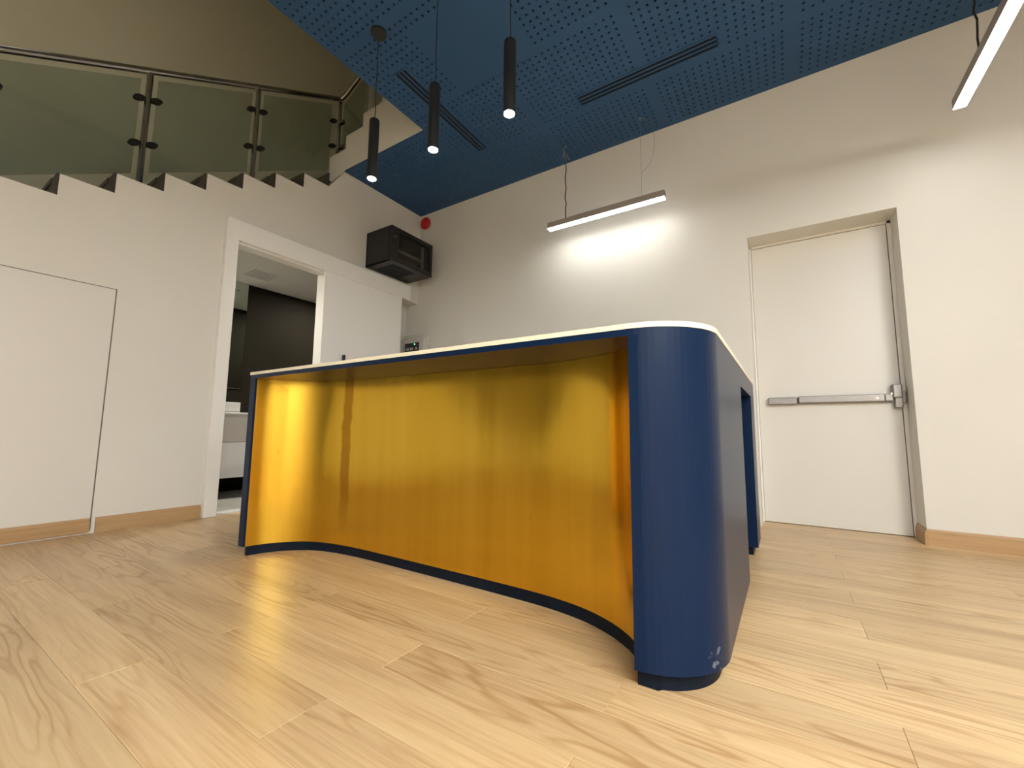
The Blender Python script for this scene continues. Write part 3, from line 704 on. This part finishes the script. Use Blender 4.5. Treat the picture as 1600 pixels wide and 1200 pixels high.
# ---- alarm control panel on the back wall
cb = thing('control_panel', 'grey wall mounted alarm control box with a dark display and green light', 'control box', (0.06, 0.0, 1.62))
G().box(-0.115, 0.225, -0.10, 0.0, 1.55, 1.878, 0.006, 2).build('case', 'plastic', cb)
dp = G().box(-0.095, 0.150, -0.1035, -0.0995, 1.665, 1.775, 0.001).build('display', 'lcd', cb)
for kx in (-0.075, -0.005): G().box(kx, kx + 0.055, -0.106, -0.103, 1.685, 1.715, 0.001).build('key', 'lcdlight', dp)
G().lathe([(0, -0.001), (0.016, -0.001), (0.016, 0.003), (0, 0.003)], (0.105, -0.105, 1.70), 'y', 16).build('knob', 'lcdlight', dp)
G().lathe([(0, -0.002), (0.008, -0.002), (0.008, 0.003), (0, 0.003)], (0.075, -0.104, 1.755), 'y', 12).build('status_light', 'led', dp)
G().box(-0.09, -0.045, -0.1012, -0.0995, 1.832, 1.842).build('badge', 'lcdlight', cb)
G().lathe([(0, -0.001), (0.012, -0.001), (0.012, 0.003), (0, 0.003)], (0.227, -0.075, 1.845), 'x', 12).build('screw', 'lcdlight', cb)
# flush hatch beside it
hp = tag(G().box(0.275, 0.612, -0.004, -0.0002, 1.50, 1.945, 0.0015).build('wall_hatch', 'wall', origin=(0.44, 0, 1.5)), 'flush white square hatch in the back wall beside the control box', 'hatch')
G().box(0.272, 0.616, -0.0022, -0.0002, 1.945, 1.949).box(0.612, 0.616, -0.0022, -0.0002, 1.50, 1.949).build('shadow_gap', 'wallshade', hp, origin=(0.44, 0, 1.5))
# small socket low at the recess corner
so = thing('wall_socket', 'small black socket low on the back wall behind the counter end', 'socket', (3.69, 0.0, 0.13))
G().box(3.655, 3.705, -0.008, 0.0, 0.105, 0.155, 0.002).build('plate', 'plastic', so)
G().box(3.668, 3.694, -0.022, -0.008, 0.115, 0.145, 0.003).build('plug', 'blackmetal', so)

# ---- staircase
stc = thing('staircase', 'dark stone stair climbing behind the white stepped wall and turning the corner', 'staircase', (-0.6, -3.2, 0.0))
for k in range(len(YR)):
    y, z = YR[k], ZR[k]
    if y < RY + 0.3: continue
    G().box(-1.295, -0.003, y - 0.014, y - 0.0005, max(z, 0.01), z + 0.1475).build('riser', 'stone', stc)
    yn = y + 0.2705 if k < len(YR) - 1 else -0.005
    if k < len(YR) - 1: G().box(-1.295, -0.125, y - 0.02, yn - 0.015, z + 0.1105, z + 0.1475).build('tread', 'stone', stc)
zl = ZR[-1] + 0.1475
G().box(-1.295, -0.125, YR[-1], -1.151, zl - 0.04, zl).box(-1.295, -0.30, -1.151, -0.005, zl - 0.04, zl).build('landing', 'stone', stc)
ups = [(-0.29, -0.007, 3.755), (-0.007, 0.275, 3.905), (0.275, 0.567, 4.053), (0.567, 0.85, 4.20), (0.85, 1.135, 4.345)]
for a, b_, z in ups:
    G().box(a, b_, -1.045, -0.005, z - 0.035, z).build('tread', 'stone', stc)
    G().box(a - 0.001, a + 0.012, -1.045, -0.005, z - 0.15, z - 0.035).build('riser', 'stone', stc)

# ---- railing with glass panels
XRL = -0.20
ra = thing('stair_railing', 'steel handrail with posts, clamps and clear glass panels along the stair', 'railing', (XRL, -3.0, 2.3))
def zrail(y): return 3.515 + 0.567 * (y + 2.775)
NEW = (-0.215, -1.135)
rail_pts = [(XRL, RY + 1.2, zrail(RY + 1.2)), (XRL, -2.775, zrail(-2.775)), (XRL, -1.25, zrail(-1.25)), (-0.205, -1.165, 4.43), (-0.18, -1.115, 4.455), (-0.10, -1.10, 4.50), (0.2, -1.10, 4.66), (1.1, -1.10, 5.13)]
G().tube(rail_pts, 0.024, 18).build('handrail', 'steel', ra)
for y in (-4.365, -3.57, -2.775, -1.980):
    zb_ = ZR[0] + (math.floor((y - YR[0]) / 0.2705) + 1) * 0.1475
    G().lathe([(0.0, zb_), (0.021, zb_), (0.021, zrail(y) - 0.02), (0.0, zrail(y) - 0.02)], (XRL, y, 0), 'z', 18).build('post', 'steel', ra)
G().lathe([(0.0, 3.7555), (0.020, 3.7555), (0.020, 4.43), (0.0, 4.43)], (NEW[0], NEW[1] + 0.03, 0), 'z', 18).build('post', 'steel', ra)
def clampy(y, z, s):
    """flat oval glass clamp reaching from post at y towards s (+1/-1 along y)"""
    g = G(); pts_ = []
    for k in range(18):
        a = 2 * math.pi * k / 18
        pts_.append((y + s * 0.052 + 0.038 * math.cos(a), z + s * 0.052 * 0.35 + 0.024 * math.sin(a) + 0.012 * math.cos(a)))
    g.prism(pts_, 'yz', XRL - 0.017, XRL + 0.017, bev=0.003)
    g.build('glass_clamp', 'blackmetal' if s < 3 else 'steel', ra)
yp = [-4.365, -3.57, -2.775, -1.980, -1.165]
for i, y in enumerate(yp[1:-1]):
    for s in (-1, 1):
        clampy(y, zrail(y) - 0.245, s); clampy(y, zrail(y) - 0.62, s)
clampy(-1.135, 4.16, -1); clampy(-1.135, 3.86, -1)
for zc in (4.16, 3.86):
    G().box(NEW[0] + 0.02, NEW[0] + 0.085, NEW[1] + 0.012, NEW[1] + 0.048, zc - 0.02, zc + 0.02, 0.008, 2).build('glass_clamp', 'steel', ra)
for i in range(len(yp) - 1):
    a, b_ = yp[i] + 0.052, yp[i + 1] - 0.052
    lowa, lowb = zrail(a) - 0.86, zrail(b_) - 0.86
    G().prism([(a, lowa), (b_, lowb), (b_, zrail(b_) - 0.075), (a, zrail(a) - 0.075)], 'yz', XRL - 0.005, XRL + 0.005).build('glass_panel', 'glass', ra)
G().prism([(-0.15, 3.80), (0.27, 4.00), (0.27, 4.60), (-0.15, 4.36)], 'xz', -1.105, -1.095).build('glass_panel', 'glass', ra)
G().prism([(0.36, 4.07), (0.9, 4.36), (0.9, 4.95), (0.36, 4.65)], 'xz', -1.105, -1.095).build('glass_panel', 'glass', ra)

# ---- washroom things
vn = thing('washroom_vanity', 'two tier wall hung vanity seen through the washroom doorway', 'vanity', (-1.1, -1.7, 0.2))
G().box(-1.398, -0.81, -2.55, -1.10, 0.205, 0.838, 0.002).build('carcass', 'vanity', vn)
for y0, y1 in ((-2.55, -1.80 - 0.55), (-2.345, -1.10)):
    G().box(-0.812, -0.795, y0, y1, 0.56, 0.838, 0.002).build('upper_drawer', 'vanity2', vn)
    G().box(-0.812, -0.795, y0, y1, 0.205, 0.552, 0.002).build('lower_drawer', 'vanity', vn)
G().box(-1.398, -0.79, -2.555, -1.095, 0.838, 0.858, 0.002).build('countertop', 'vanity', vn)
bs = thing('wash_basin', 'white rectangular basin standing on the vanity top', 'basin', (-1.1, -1.85, 0.858))
g = G().box(-1.28, -0.85, -2.08, -1.625, 0.858, 0.875, 0.003)
for bx_ in ((-1.28, -1.262, -2.08, -1.625), (-0.868, -0.85, -2.08, -1.625), (-1.27, -0.86, -2.08, -2.062), (-1.27, -0.86, -1.643, -1.625)):
    g.box(*bx_, 0.862, 0.962, 0.003)
g.build('bowl', 'vanity', bs)
mi = tag(G().box(-1.399, -1.385, -2.55, -1.392, 1.15, 2.395, 0.001).build('wall_mirror', 'mirror', origin=(-1.39, -2.0, 1.15)), 'tall frameless mirror on the dark washroom wall', 'mirror')
cv = thing('exhaust_vent', 'square white extractor vent in the washroom ceiling', 'vent', (-0.94, -1.47, BZ))
g = G()
for e in ((-1.07, -1.03, -1.60, -1.34), (-0.85, -0.81, -1.60, -1.34), (-1.04, -0.84, -1.60, -1.56), (-1.04, -0.84, -1.38, -1.34)): g.box(*e, BZ - 0.012, BZ, 0.002)
g.build('frame', 'vanity', cv)
G().box(-1.035, -0.845, -1.565, -1.375, BZ - 0.003, BZ - 0.0005).build('grille_back', 'groove', cv)
for k in range(7):
    x = -1.025 + k * 0.027
    G().box(x, x + 0.015, -1.565, -1.375, BZ - 0.009, BZ - 0.003).build('slat', 'vanity', cv)
for x, y, lb in ((-0.55, -2.35, 'round downlight over the washroom basin'), (-0.75, -0.55, 'round downlight at the far end of the washroom')):
    dl = thing('downlight', lb, 'downlight', (x, y, BZ))
    G().lathe([(0.05, BZ), (0.065, BZ), (0.065, BZ - 0.006), (0.05, BZ - 0.006)], (x, y, 0), 'z', 24).build('rim', 'vanity', dl)
    G().lathe([(0.0, BZ - 0.001), (0.05, BZ - 0.001), (0.05, BZ - 0.004), (0.0, BZ - 0.004)], (x, y, 0), 'z', 24).build('lens', 'bathglow', dl)
